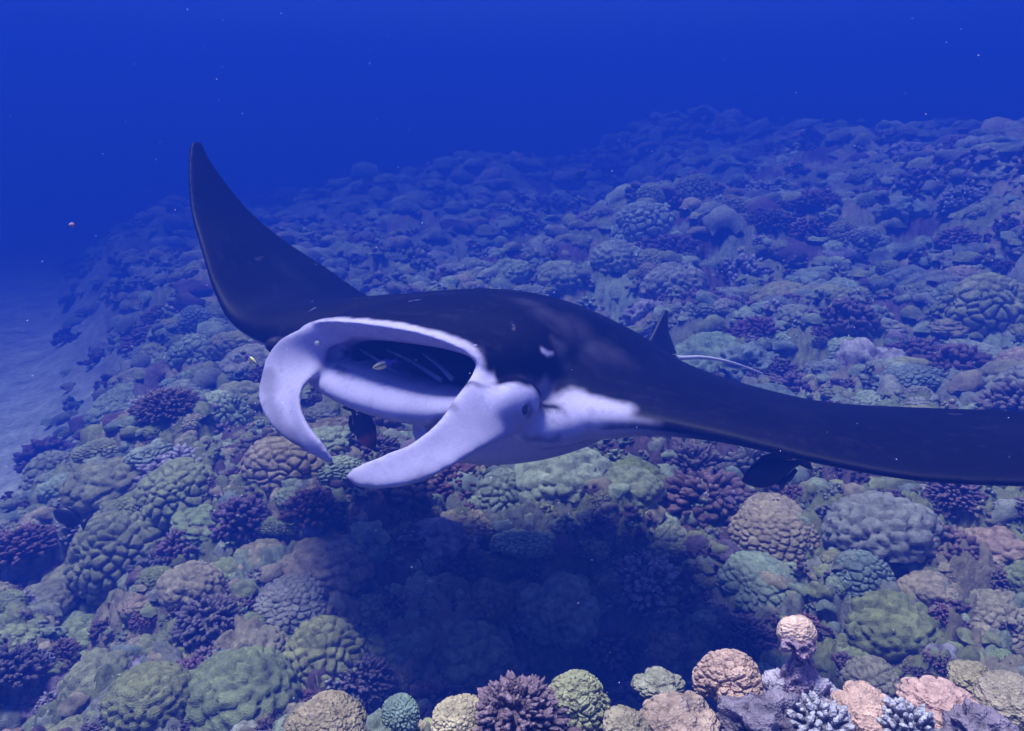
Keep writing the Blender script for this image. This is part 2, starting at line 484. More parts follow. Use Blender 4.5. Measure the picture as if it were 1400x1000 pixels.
HERO = [  # kind, mesh, colour, px, py, radius in px, label
    ('lobe', 0, 'peach', 1000, 926, 44, 'domed peach lobe coral left of the knobbed stalk at the bottom right'),
    ('lobe', 6, 'peach', 932, 985, 50, 'small peach column coral cluster low in the bottom right foreground'),
    ('rock', 0, 'pale violet', 1095, 950, 40, 'rough violet and pink crusted rock right under the knobbed stalk'),
    ('rock', 1, 'purple', 1050, 985, 44, 'violet crusted rock between the peach columns and the stalk at the bottom'),
    ('finger', 4, 'pale violet', 1120, 995, 42, 'pale violet finger coral at the bottom edge below the stalk'),
    ('lobe', 3, 'peach', 1195, 985, 52, 'smooth rounded peach coral right of the violet crusted rock'),
    ('lobe', 3, 'peach', 1290, 962, 50, 'smooth pinkish coral mound on the right foreground crest'),
    ('rock', 2, 'purple', 1345, 1000, 34, 'dark purple crusted rock at the bottom right edge'),
    ('lobe', 1, 'tan', 1385, 955, 48, 'tan lobe coral in the bottom right corner'),
    ('lobe', 6, 'peach', 20, 985, 62, 'bright orange column coral in the bottom left corner'),
    ('finger', 1, 'purple brown', 705, 975, 56, 'dark purple finger coral in the middle of the bottom edge'),
    ('lobe', 0, 'olive', 790, 955, 42, 'olive lobe coral right of the purple finger coral at the bottom edge'),
    ('lobe', 2, 'tan', 628, 978, 34, 'tan lobe coral left of the purple finger coral at the bottom edge'),
    ('lobe', 4, 'slate blue', 548, 972, 24, 'small slate blue coral knob at the bottom edge'),
    ('lobe', 3, 'lilac grey', 900, 930, 30, 'lilac grey coral behind the peach dome'),
    ('lobe', 0, 'olive', 505, 815, 36, 'olive coral on the left edge of the manta shadow'),
    ('lobe', 5, 'tan', 1060, 705, 62, 'pale tan dome coral right below the black oval fish'),
    ('lobe', 7, 'lilac grey', 1205, 705, 75, 'wide lilac lobe coral under the near wing'),
    ('finger', 2, 'purple brown', 1290, 735, 48, 'dark purple finger coral under the near wing'),
    ('lobe', 6, 'peach', 1370, 720, 60, 'peach column coral at the right edge under the near wing'),
    ('lobe', 1, 'olive', 1225, 815, 78, 'large olive grey lobe coral right of the manta shadow'),
    ('lobe', 5, 'tan', 1350, 800, 62, 'tan lobe coral at the right edge below the wing'),
    ('finger', 0, 'pale violet', 880, 775, 50, 'pale violet finger coral at the right rim of the manta shadow'),
    ('lobe', 4, 'pale green', 900, 720, 48, 'pale green spreading coral below the belly of the manta'),
    ('lobe', 2, 'pale green', 715, 730, 45, 'pale green coral at the upper rim of the manta shadow'),
    ('lobe', 6, 'lilac grey', 750, 720, 40, 'lilac column coral beside the pale green one above the shadow'),
    ('finger', 3, 'purple brown', 35, 735, 50, 'dark finger coral with pale tips at the left edge'),
    ('finger', 0, 'purple brown', 285, 845, 44, 'dark finger coral among olive mounds at lower left'),
    ('finger', 2, 'purple brown', 425, 690, 40, 'dark finger coral below the hanging far head fin'),
    ('lobe', 4, 'olive', 245, 655, 62, 'broad flat olive coral with a dark overhang at left'),
    ('lobe', 0, 'olive', 110, 870, 66, 'grey olive lobe coral at lower left'),
    ('lobe', 7, 'olive', 330, 920, 75, 'large smooth olive plate coral left of the bottom centre'),
    ('lobe', 5, 'lilac grey', 400, 810, 55, 'lilac grey lobe coral left of the manta shadow'),
    ('lobe', 5, 'tan', 445, 985, 46, 'small tan lobe coral near the bottom edge left of centre'),
    ('lobe', 6, 'tan', 860, 990, 34, 'low tan coral between the olive and peach corals at the bottom edge'),
    ('finger', 6, 'pale violet', 1240, 995, 36, 'pale violet finger coral between two peach corals at the bottom edge'),
    ('lobe', 8, 'tan', 1330, 925, 30, 'small tan coral on top of the right foreground crest'),
    ('lobe', 3, 'olive', 10, 860, 42, 'olive lobe coral cut off by the left edge'),
    ('finger', 4, 'purple brown', 70, 615, 42, 'dark finger coral on the reef edge beside the sand'),
    ('lobe', 2, 'olive', 140, 605, 40, 'olive coral on the reef edge right of the dark finger coral'),
    ('finger', 5, 'purple brown', 230, 545, 40, 'dark finger coral behind the olive reef edge at left'),
    ('lobe', 0, 'pale green', 300, 545, 45, 'pale green coral head below the raised wing'),
    ('lobe', 3, 'lilac grey', 1210, 435, 32, 'smooth pale dome coral on the slope above the right wing'),
    ('lobe', 0, 'pale green', 880, 300, 50, 'pale coral head on the far ridge above the dorsal fin'),
]
for i, (kd, mi, cl, px, py, rp, lb) in enumerate(HERO):
    if py >= 915 and px > 430:
        y = 0.93 - (py - 915) * 0.0019
        d = y / (math.cos(PITCH) - (py - 500) / 1000 * math.sin(PITCH))
        q = P(px, py, d)
        colony(kd, mi, cl, q[0], q[1], rp * d / 1000 * 1.3, lb, sink=0.0, z=q[2] - 0.25 * rp * d / 1000)
        continue
    x, y, z, d = ground_hit(px, min(py, 998) + rp * 0.35)
    colony(kd, mi, cl, x, y, rp * d / 1000 * 1.1, lb, sink=0.1)

def scatter(n_try, ylo, yhi, rlo, rhi, overlap):
    for _ in range(n_try):
        y = math.exp(random.uniform(math.log(ylo), math.log(yhi)))
        x = random.uniform(-1, 1) * (0.74 * y + 0.2)
        if float(reef_mask(np.array([x]), np.array([y]))[0]) < 0.7: continue
        r = rlo + (rhi - rlo) * random.random() ** 1.8
        r *= min(1.5, max(0.3, y / 2.4))
        if any((c['x'] - x) ** 2 + (c['y'] - y) ** 2 < (overlap * (c['r'] + r)) ** 2 for c in COLONIES): continue
        pt = float(fbm2(np.array([x * 0.9]), np.array([y * 0.9]), 91, 3)[0])
        q = random.random()
        if q < 0.66 + 0.5 * pt:
            hu = float(fbm2(np.array([x * 0.6]), np.array([y * 0.6]), 51, 3)[0]) + random.gauss(0, 0.1)
            cl = random.choices(['tan', 'olive', 'pale green'], [.3, .6, .1])[0] if hu > 0 else random.choices(['lilac grey', 'olive', 'pale green', 'slate blue'], [.36, .3, .24, .1])[0]
            colony('lobe', random.randrange(12), cl, x, y, r)
        elif q < 0.96:
            cl = random.choices(['purple brown', 'pale violet'], [.9, .1])[0]
            colony('finger', random.randrange(9), cl, x, y, r * 0.9)
        else:
            colony('rock', random.randrange(4), random.choice(['purple', 'pale violet', 'slate blue']), x, y, r * 0.9)
scatter(260, 0.62, 1.15, 0.08, 0.17, 0.5)
scatter(900, 0.55, 9.0, 0.13, 0.23, 0.52)
scatter(3000, 0.55, 8.5, 0.07, 0.14, 0.47)
scatter(3000, 0.55, 6.0, 0.045, 0.085, 0.5)
print('colonies', len(COLONIES))

def knob_coral():
    d = 1.02
    root = empty('knob_coral', P(1090, 925, d))
    tag(root, 'peach coral knob standing on a rough purple stalk at the bottom right', 'coral')
    r = 25 / 1000 * d
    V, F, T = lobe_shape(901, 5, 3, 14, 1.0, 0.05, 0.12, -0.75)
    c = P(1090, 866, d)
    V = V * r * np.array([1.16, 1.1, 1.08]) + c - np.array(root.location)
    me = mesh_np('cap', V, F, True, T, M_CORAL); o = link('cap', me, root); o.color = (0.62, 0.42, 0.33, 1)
    V, F, T = rock_shape(902, 5)
    V = V * r * np.array([0.80, 0.75, 0.80]) + P(1091, 882, d - 0.012) - np.array(root.location)
    me = mesh_np('crusted_face', V, F, True, T, M_CORAL); o = link('crusted_face', me, root); o.color = (0.33, 0.22, 0.28, 1)
    V, F, T = rock_shape(903, 5)
    V[:, :2] *= (1.0 + 1.0 * np.clip(0.3 - V[:, 2:3], 0, 1.2))
    V = V * r * np.array([0.62, 0.62, 2.1]) + P(1093, 922, d) - np.array(root.location)
    me = mesh_np('stalk', V, F, True, T, M_CORAL); o = link('stalk', me, root); o.color = (0.31, 0.22, 0.29, 1)
knob_coral()

# ------------------------------------------------------------------ lofting
def spline(pts, n):
    pts = np.asarray(pts, float); k = len(pts)
    t = np.linspace(0, k - 1, n); i = np.clip(t.astype(int), 0, k - 2); f = (t - i)[:, None]
    p0, p1, p2, p3 = pts[np.clip(i - 1, 0, k - 1)], pts[i], pts[i + 1], pts[np.clip(i + 2, 0, k - 1)]
    return 0.5 * (2 * p1 + (p2 - p0) * f + (2 * p0 - 5 * p1 + 4 * p2 - p3) * f ** 2 + (3 * p1 - p0 - 3 * p2 + p3) * f ** 3)
def skin_rings(rings, cap0=True, cap1=True):
    n, K = len(rings), len(rings[0])
    V = np.vstack(rings); F = []
    for i in range(n - 1):
        for j in range(K):
            F.append([i * K + j, i * K + (j + 1) % K, (i + 1) * K + (j + 1) % K, (i + 1) * K + j])
    if cap0: F.append(list(range(K))[::-1])
    if cap1: F.append([(n - 1) * K + j for j in range(K)])
    return V, F
def blade(stations, n=60, K=28, foil=True, up_hint=None):
    """stations: (A xyz, B xyz, t_up, t_dn[, camber]) ; closed solid"""
    A = spline([s[0] for s in stations], n); B = spline([s[1] for s in stations], n)
    tt = np.clip(spline([[s[2], s[3], s[4] if len(s) > 4 else 0.0] for s in stations], n), -1, 1)
    mid = (A + B) / 2
    T = unit(np.gradient(mid, axis=0)); C = unit(B - A)
    Nn = unit(np.cross(C, T))
    if up_hint is not None and (Nn[n // 2] @ up_hint) < 0: Nn = -Nn
    th = np.linspace(0, 2 * math.pi, K, endpoint=False)
    c = 0.5 * (1 - np.cos(th))
    if foil: prof = np.sqrt(np.clip(c, 0, 1)) * (1 - c) * 2.598
    else: prof = 2 * np.sqrt(np.clip(c * (1 - c), 0, 1))
    sgn = np.where(th < math.pi, 1.0, -1.0)
    rings = []
    for i in range(n):
        h = np.where(sgn > 0, tt[i, 0], tt[i, 1]) * prof * sgn + sgn * 0.004 * (np.abs(np.sin(th)) > 1e-6) + tt[i, 2] * 4 * c * (1 - c)
        rings.append(A[i] + np.outer(c, B[i] - A[i]) + np.outer(h, Nn[i]))
    return skin_rings(rings)
def ellipsoid(c, ax, sub=3):
    D, F = ICO[sub]
    return np.asarray(c) + D @ np.asarray(ax), F.tolist()
def tube(pts, rad, n=40, K=8):
    pts = spline(pts, n); rad = spline(np.asarray(rad)[:, None], n)[:, 0]
    T = unit(np.gradient(pts, axis=0)); a = unit(np.cross(T, [0.2, 0.1, 0.97])); b = np.cross(T, a)
    th = np.linspace(0, 2 * math.pi, K, endpoint=False)
    return skin_rings([pts[i] + rad[i] * (np.outer(np.cos(th), a[i]) + np.outer(np.sin(th), b[i])) for i in range(n)])
def join(parts):
    V, F, off = [], [], 0
    for v, f in parts:
        V.append(np.asarray(v)); F += [[int(k) + off for k in q] for q in f]; off += len(v)
    return np.vstack(V), F

# ------------------------------------------------------------------ the manta ray
def capsule_dist(V, pts):
    pts = np.asarray(pts, float); best = np.full(len(V), 1e9)
    for a, b in zip(pts[:-1], pts[1:]):
        ab = b - a; t = np.clip(((V - a) @ ab) / (ab @ ab + 1e-12), 0, 1)
        best = np.minimum(best, np.linalg.norm(V - a - t[:, None] * ab, axis=1))
    return best

def build_manta():
    up = np.array([0, 0, 1.0])
    wing = [
        (P(262, 193, 2.62), P(275, 193, 2.66), .004, .004),
        (P(257, 222, 2.57), P(292, 226, 2.68), .008, .008),
        (P(260, 285, 2.49), P(338, 285, 2.76), .013, .011),
        (P(274, 340, 2.40), P(388, 328, 2.84), .018, .014),
        (P(292, 398, 2.32), P(443, 364, 2.90), .026, .02),
        (P(316, 440, 2.25), P(508, 408, 2.94), .05, .03),
        (P(362, 466, 2.17), P(590, 445, 2.96), .12, .05),
        (P(450, 485, 2.08), P(700, 470, 2.95), .18, .08),
        (P(570, 505, 1.98), P(850, 484, 2.92), .225, .12),
        (P(680, 540, 1.90), P(905, 488, 2.82), .188, .12),
        (P(775, 575, 1.80), P(955, 507, 2.60), .115, .085),
        (P(870, 580, 1.72), P(1035, 531, 2.33), .06, .05),
        (P(985, 599, 1.63), P(1130, 551, 2.10), .032, .026),
        (P(1110, 630, 1.54), P(1250, 558, 1.93), .022, .016),
        (P(1250, 656, 1.45), P(1390, 563, 1.78), .016, .012),
        (P(1420, 664, 1.38), P(1520, 580, 1.62), .012, .009),
        (P(1580, 655, 1.32), P(1640, 610, 1.45), .008, .006),
        (P(1690, 625, 1.28), P(1705, 615, 1.31), .004, .004),
    ]
    parts = [blade(wing, 150, 44, True, up)]
    # head: rings from the buried neck out to the lips and back down the throat
    lat = unit(P(645, 527, 1.61) - P(368, 486, 2.02))           # towards the animal's left
    hd = unit(np.array([-0.63, -0.76, 0.10])); upv = unit(np.cross(lat, hd)); upv = upv if upv[2] > 0 else -upv
    K = 40
    th = np.linspace(0, 2 * math.pi, K, endpoint=False)
    def ring(c, hw, hu, hdn, e=2.4, droop=0.0, sh=0.0, jt=0.0):
        cs, sn = np.cos(th), np.sin(th)
        x = np.sign(cs) * np.abs(cs) ** (2 / e); y = np.sign(sn) * np.abs(sn) ** (2 / e)
        return c + np.outer(x * hw + sh, lat) + np.outer(np.where(y > 0, y * hu, y * hdn + jt * x * y), upv) - hd * (droop * x * x)[:, None]
    c0 = P(489, 503, 1.815)
    # distance ahead of the lips, half width, half height up and down, backward bow, sideways shift
    specs = [(-1.0, .15, .06, .06, 0, .03), (-.75, .26, .13, .10, 0, .02), (-.45, .345, .17, .14, 0, 0), (-.22, .365, .15, .145, .02, 0),
             (-.10, .358, .132, .14, .04, 0), (-.03, .350, .120, .125, .05, 0), (.0, .340, .114, .100, .06, .0), (-.008, .322, .104, .070, .06, .012), (-.03, .285, .084, .048, .06, .04),
             (-.065, .250, .064, .042, .055, .07), (-.12, .24, .062, .040, .05, .075), (-.30, .20, .07, .05, .02, .06), (-.5, .12, .03, .03, 0, .05)]
    sp = spline([list(q) for q in specs], 70)
    rings = [ring(c0 + hd * q[0], q[1], q[2], q[3], 2.3, q[4], q[5], 0.030 * float(sstep(-0.35, -0.05, q[0]))) for q in sp]
    parts.append(skin_rings(rings))
    # far head fin
    far = [
        (P(470, 437, 1.90), P(480, 466, 1.93), .008, .012, -.006),
        (P(424, 445, 1.94), P(452, 476, 1.96), .010, .014, .0),
        (P(384, 462, 1.97), P(446, 496, 1.96), .012, .016, .006),
        (P(362, 490, 1.96), P(434, 512, 1.93), .012, .014, .014),
        (P(354, 522, 1.92), P(417, 526, 1.89), .011, .012, .018),
        (P(352, 546, 1.88), P(412, 545, 1.84), .010, .010, .018),
        (P(362, 572, 1.84), P(415, 566, 1.79), .009, .009, .016),
        (P(384, 597, 1.81), P(426, 587, 1.76), .009, .009, .008),
        (P(416, 617, 1.78), P(441, 607, 1.74), .007, .007, .004),
        (P(452, 635, 1.76), P(458, 631, 1.75), .004, .004, 0),
    ]
    parts.append(blade(far, 50, 28, False))
    near = [
        (P(664, 488, 1.76), P(740, 575, 1.82), .02, .02, 0),
        (P(642, 512, 1.655), P(716, 592, 1.72), .022, .024, 0),
        (P(620, 545, 1.58), P(684, 604, 1.61), .018, .018, .006),
        (P(597, 577, 1.52), P(655, 617, 1.53), .015, .015, .012),
        (P(560, 606, 1.47), P(616, 640, 1.47), 0.013, .013, .014),
        (P(515, 625, 1.42), P(570, 661, 1.42), .013, .013, .01),
        (P(480, 640, 1.39), P(525, 669, 1.39), .010, .010, .006),
        (P(469, 652, 1.38), P(490, 668, 1.375), .006, .006, 0),
    ]
    parts.append(blade(near, 60, 28, False))
    # eye swellings
    parts.append(ellipsoid(P(706, 551, 1.69), np.stack([hd * .09, lat * .048, upv * .060])))
    parts.append(ellipsoid(P(378, 472, 2.10), np.stack([hd * .04, lat * .035, upv * .032])))
    # fold of skin between the eye and the wing root, and the belly
    parts.append(ellipsoid(P(770, 575, 1.86), np.stack([hd * .20, lat * .09, upv * .06])))
    parts.append(ellipsoid(P(735, 560, 2.15), np.stack([hd * .45, lat * .22, upv * .13]), 4))
    V, F = join(parts)
    root = empty('manta_ray', P(720, 500, 2.35))
    tag(root, 'black and white manta ray swimming with its mouth open over the reef', 'manta ray')
    org = np.array(root.location)
    me0 = mesh_np('manta_tmp', V - org, F, True)
    tmp = link('manta_tmp', me0)
    rm = tmp.modifiers.new('r', 'REMESH'); rm.mode = 'VOXEL'; rm.voxel_size = 0.0065; rm.use_smooth_shade = True
    sm = tmp.modifiers.new('s', 'SMOOTH'); sm.factor = 0.5; sm.iterations = 22
    dg = bpy.context.evaluated_depsgraph_get()
    me = bpy.data.meshes.new_from_object(tmp.evaluated_get(dg))
    bpy.data.objects.remove(tmp); me.name = 'body'
    me.polygons.foreach_set('use_smooth', np.full(len(me.polygons), True))
    n = len(me.vertices); co = np.empty(n * 3, np.float32); me.vertices.foreach_get('co', co); co = co.reshape(-1, 3).astype(float) + org
    no = np.empty(n * 3, np.float32); me.vertices.foreach_get('normal', no); no = no.reshape(-1, 3)
    # ease the skin where eye swelling, fin root and wing root run together
    ed = np.empty(len(me.edges) * 2, np.int32); me.edges.foreach_get('vertices', ed); ed = ed.reshape(-1, 2)
    k_ = 0.55 * np.clip(1.5 * np.exp(-(np.linalg.norm(co - P(752, 552, 1.76), axis=1) / .12) ** 2) + 1.3 * np.exp(-(np.linalg.norm(co - P(380, 470, 2.06), axis=1) / .06) ** 2)
                        + 1.2 * np.exp(-(np.linalg.norm(co - P(660, 520, 1.63), axis=1) / .045) ** 2), 0, 1)[:, None]
    deg = np.bincount(ed.ravel(), minlength=n)[:, None]
    for _ in range(45):
        acc = np.stack([np.bincount(ed[:, 0], co[ed[:, 1], q], n) + np.bincount(ed[:, 1], co[ed[:, 0], q], n) for q in range(3)], 1)
        co = co + k_ * (acc / deg - co)
    me.vertices.foreach_set('co', (co - org).astype(np.float32).ravel()); me.update()
    me.vertices.foreach_get('normal', no_ := np.empty(n * 3, np.float32)); no = no_.reshape(-1, 3)
    print('manta verts', n)
    from mathutils.bvhtree import BVHTree
    bvh = BVHTree.FromPolygons(co.tolist(), [tuple(p.vertices) for p in me.polygons])
    def on(px, py):
        v = unit(P(px, py, 1.0) - CAM)
        h = bvh.ray_cast(Vector(CAM.tolist()), Vector(v.tolist()))
        return np.array(h[0]) if h[0] is not None else P(px, py, 1.8)
    # skin pattern
    nz = noise3(co, 28, 4) * 0.5 + noise3(co, 70, 8) * 0.35
    w = sstep(0.25, 0.65, -no[:, 2] + 0.1 * nz)                        # pale underside
    def paint(pts, r, soft, val, k=1.0):
        nonlocal w
        d = capsule_dist(co, pts) + 0.012 * nz
        a = (1 - sstep(r - soft, r + soft, d)) * k
        w = w * (1 - a) + val * a
    s = (co - c0) @ hd; ly = (co - c0) @ lat; uy = (co - c0) @ upv
    # dark wing: leading edge underside stays dark towards the tips
    # lower half of the head
    headz = (1 - sstep(.34, .40, np.abs(ly))) * sstep(-.50, -.40, s)
    a = headz * sstep(0.0, -0.05, uy + 0.02 * nz); w = np.maximum(w, a)
    # lips
    lipc = [ring(c0, .30, .086, .075, 2.3, .06, .03)[i] for i in list(range(K)) + [0]]
    paint(lipc, .042, .010, 0.95)
    paint([c0 - lat * .30 - hd * .06 + upv * .02, c0 - lat * .24 - hd * .05], .085, .015, 0.8)
    # inside of the mouth: pale near the lip, dark in the throat
    sb = s + .055 * (ly / .33) ** 2
    inside = (np.abs(ly - .07) < .235) & (sb < -.05) & (uy < .075) & (uy > -.06) & (s > -.6)
    deep = sstep(-.07, -.11, sb)
    w = np.where(inside, np.where(uy < -.01, 0.7 * (1 - 0.95 * sstep(-.16, -.2, s)), 0.8 * (1 - deep)), w)
    paint([P(362, 468, 2.10), P(372, 462, 2.06)], .055, .01, 0.03)
    # head fins
    paint([P(385, 490, 1.96), P(385, 540, 1.88), P(400, 585, 1.81), P(450, 630, 1.75)], .10, .02, 0.78)
    paint([P(655, 575, 1.60), P(590, 610, 1.50), P(520, 645, 1.41), P(480, 655, 1.39)], .085, .015, 0.80)
    # black mask between lip and eye
    paint([on(668, 462), on(690, 480), on(745, 490), on(770, 505)], .042, .018, 0.0)
    paint([on(664, 478), on(672, 500)], .020, .012, 0.0)
    # eye swelling
    paint([on(676, 545), on(705, 543), on(725, 552)], .040, .014, 0.95)
    paint([on(655, 590), on(700, 585), on(745, 580)], .035, .018, 0.75)
    paint([on(722, 553), on(724, 566)], .010, .012, 0.15, .8)
    paint([on(740, 530), on(752, 548)], .022, .02, 0.45)
    # shoulder: a pale wedge that thins out along the root of the wing
    sideways = sstep(0.85, 0.45, no[:, 2])
    wedge = spline([(788, 558, .040), (812, 560, .034), (840, 563, .026), (866, 567, .018), (888, 573, .008)], 16)
    f = np.full(len(co), 9.0)
    for px_, py_, r_ in wedge:
        f = np.minimum(f, np.linalg.norm(co - on(px_, py_), axis=1) - r_)
    w = np.maximum(w, 0.95 * (1 - sstep(-.03, .035, f + 0.014 * nz)) * sideways)
    paint([on(783, 548), on(792, 562), on(800, 578)], .040, .018, 0.95)
    paint([on(800, 552), on(825, 556), on(850, 562)], .027, .018, 0.95)
    paint([on(752, 585), on(764, 572), on(776, 590), on(800, 592)], .030, .016, 0.85)
    # smoky smear across the back, a white nick, and thin scars
    for px_, py_, r_, k_ in ((725, 415, .06, .04), (750, 430, .07, .05), (775, 447, .08, .06), (800, 462, .09, .07), (830, 480, .08, .05), (768, 480, .04, .12), (645, 482, .03, .2)):
        d = np.linalg.norm(co - on(px_, py_), axis=1) + 0.03 * nz
        w = np.maximum(w, k_ * (1 - sstep(0, r_ * 1.5, d)))
    for pts in ([(742, 480), (748, 484), (756, 483)], ):
        paint([on(*q) for q in pts], .008, .006, 0.95)
    for pts in ([(420, 428), (431, 421)], [(352, 355), (360, 351)], [(1300, 566), (1312, 567)], [(560, 412), (572, 410)], [(700, 440), (703, 452)]):
        paint([on(*q) for q in pts], .0025, .003, 0.22)
    # dusky margins of the head fins, and fine speckle over the whole skin
    paint([on(618, 556), on(590, 585), on(550, 611), on(510, 627), on(482, 641)], .012, .010, 0.25, .8)
    paint([on(366, 512), on(368, 545), on(382, 585), on(412, 612)], .018, .016, 0.35, .8)
    sp_ = noise3(co, 95, 33) + 0.6 * noise3(co, 40, 35)
    w = w + 0.010 * sstep(0.35, 0.9, sp_) * (w < .3) - 0.12 * sstep(0.45, 0.9, sp_) * (w > .5)
    w = w + 0.008 * noise3(co, 9, 37) * (w < .3) - 0.12 * sstep(0.0, 0.6, noise3(co, 13, 39) + 0.4 * noise3(co, 31, 43)) * (w > .5)
    dusk = sstep(.50, .80, np.abs(ly))                                 # dusky underside of the wings
    w = w * (1 - dusk) + np.minimum(w, 0.05) * dusk
    w = np.clip(w, 0, 1)[:, None]
    dark = np.array([0.003, 0.0025, 0.009]); white = np.array([0.52, 0.46, 0.72])  # violet in the white is the tint of the underwater light, put into the colour
    col = dark * (1 - w) + white * w
    set_col(me, col)
    me.materials.append(M_SKIN)
    link('body', me, root)
    def part(name, vf, mat, col=None):
        V, F = vf
        m_ = mesh_np(name, np.asarray(V) - org, F, True, col, mat)
        return link(name, m_, root)
    part('eye', ellipsoid(on(718, 560), np.stack([hd * .010, lat * .006, upv * .013])), M_EYE)
    part('dorsal_fin', blade([(P(880, 478, 2.76), P(924, 484, 2.92), .014, .014), (P(895, 452, 2.80), P(913, 455, 2.93), .010, .010),
                              (P(904, 434, 2.83), P(912, 438, 2.92), .006, .006), (P(909, 424, 2.86), P(912, 425, 2.89), .003, .003)], 24, 16, False), M_FIN)
    tl = tube([P(895, 486, 2.84), P(925, 490, 2.95), P(960, 489, 3.05), P(1000, 496, 3.15), P(1043, 511, 3.25)], [.03, .012, .008, .006, .003], 50, 8)
    tv = np.asarray(tl[0]); sx = project(tv)[0]
    part('tail', tl, M_SKIN, np.where((sx > 925)[:, None], [0.6, 0.55, 0.66], [0.02, 0.015, 0.03]))
    for q in ([(492, 478, 2.02), (520, 495, 1.98), (548, 515, 1.93)], [(528, 478, 2.02), (565, 496, 1.95), (603, 520, 1.84)], [(578, 484, 1.96), (600, 500, 1.88), (618, 518, 1.80)]):
        part('gill_raker', tube([P(*k) for k in q], [.003, .005, .007], 16, 8), M_SKIN, np.array([0.34, 0.31, 0.42]))
    D, F = ICO[2]
    part('skin_spot', ellipsoid(on(433, 469), np.stack([lat * .012, upv * .008, hd * .004]), 2), M_SKIN, np.array([0.85, 0.8, 0.6]))
    return root
manta = build_manta()

# ------------------------------------------------------------------ fishes
def fish(name, label, center, fwd, up, L, H, Wd, colf, fin_col, forked=0.3, group=None):
    fwd = unit(np.asarray(fwd, float)); up = unit(np.asarray(up, float)); side = unit(np.cross(fwd, up)); up = np.cross(side, fwd)
    root = empty(name, center); tag(root, label, 'fish', group)
    K = 14
    th = np.linspace(0, 2 * math.pi, K, endpoint=False)
    tt = np.array([0, .03, .1, .22, .38, .55, .72, .88, 1.0])
    hh = np.array([.04, .22, .5, .82, 1.0, .92, .62, .28, .2])
    ww = np.array([.05, .3, .65, .95, 1.0, .8, .5, .2, .08])
    tf = np.linspace(0, 1, 26); hf = np.interp(tf, tt, hh); wf = np.interp(tf, tt, ww)
    hf = np.convolve(np.pad(hf, 1, 'edge'), [.25, .5, .25], 'valid'); wf = np.convolve(np.pad(wf, 1, 'edge'), [.25, .5, .25], 'valid')
    rings = [fwd * (0.42 - 0.84 * t) * L + np.outer(np.sin(th) * h * H / 2, up) + np.outer(np.cos(th) * w * Wd / 2, side) for t, h, w in zip(tf, hf, wf)]
    V, F = skin_rings(rings)
    col = np.array([colf(t, math.sin(a)) for t in tf for a in th])
    link('body', mesh_np('body', V, F, True, col, M_FISH), root)
    def fin(nm, st):
        st = [(a[0] * L * fwd + a[1] * H * up, b[0] * L * fwd + b[1] * H * up, t * Wd, t * Wd) for a, b, t in st]
        V, F = blade([tuple(q) for q in st], 12, 10, False) if False else thin(st)
        link(nm, mesh_np(nm, V, F, True, np.array(fin_col), M_FISH), root)
    def thin(st):
        n = len(st); rings = []
        for a, b, t, _ in st:
            rings.append(np.array([a, (a + b) / 2 + side * t, b, (a + b) / 2 - side * t]))
        return skin_rings(rings)
    fin('tail_fin', [((-.40, -.10), (-.40, .10), .10), ((-.47, -.26), (-.46, .26), .06), ((-.55, -.40), (-.55 + forked * .2, 0), .04)][:2]
        + [((-.56, -.42), (-.56, .42), .03)])
    fin('dorsal_fin', [((.20, .44), (.20, .40), .03), ((.05, .62), (.08, .42), .05), ((-.18, .58), (-.1, .38), .05), ((-.36, .30), (-.33, .15), .03)])
    fin('anal_fin', [((.02, -.44), (.04, -.40), .03), ((-.1, -.60), (-.06, -.42), .05), ((-.24, -.50), (-.2, -.3), .05), ((-.36, -.26), (-.33, -.14), .03)])
    for sgn in (1, -1):
        c = fwd * .30 * L + up * .10 * H + side * sgn * Wd * .36
        V, F = ellipsoid(c, np.stack([fwd * .018 * L, up * .018 * L, side * .010 * L]), 2)
        link('eye', mesh_np('eye', V, F, True, None, M_EYE), root)
    return root
def flat_col(c):
    return lambda t, s: c
def wrasse(t, s):
    if t > .62: return (0.10, 0.05, 0.35)
    if abs(s) < .35: return (0.03, 0.02, 0.05)
    return (0.95, 0.80, 0.32)
z = np.array([0, 0, 1.0])
def dirpx(x0, y0, x1, y1): return unit(RGT * (x1 - x0) - UPC * (y1 - y0))
fish('cleaner_wrasse', 'tiny yellow and purple wrasse inside the open mouth of the manta', P(524, 499, 1.82), dirpx(540, 494, 506, 505), UPC, .066, .020, .012, wrasse, (0.12, 0.05, 0.42))
fish('cleaner_wrasse', 'tiny yellow and black wrasse beside the far eye of the manta', P(343, 491, 2.0), dirpx(336, 484, 353, 500), UPC, .05, .014, .010, wrasse, (0.02, 0.02, 0.05))
def reddish(t, s):
    k = math.exp(-((t - .28) / .09) ** 2) * (0.5 + 0.5 * (s < .3))
    return tuple(np.array([.035, .02, .04]) * (1 - k) + np.array([.45, .10, .06]) * k)
fish('surgeonfish', 'dark curved fish with an orange red patch below the open mouth', P(497, 588, 2.15), dirpx(485, 570, 507, 612) + 0.1 * FWD, dirpx(490, 600, 515, 580), .16, .06, .02, reddish, (.03, .02, .04))
fish('triggerfish', 'plain black oval fish just under the edge of the near wing', P(1054, 645, 1.72), dirpx(1095, 622, 1022, 646), UPC, .17, .068, .03, flat_col((.008, .006, .012)), (.01, .008, .014))
fish('damselfish', 'dark oval fish over the coral near the left edge', P(92, 707, 2.6), dirpx(110, 716, 70, 700), UPC, .13, .062, .028, flat_col((.012, .012, .03)), (.012, .012, .03))
fish('damselfish', 'small black fish over olive coral at lower left', P(330, 712, 2.5), dirpx(325, 718, 345, 712) + 0.5 * FWD, UPC, .06, .034, .014, flat_col((.012, .010, .02)), (.012, .010, .02))
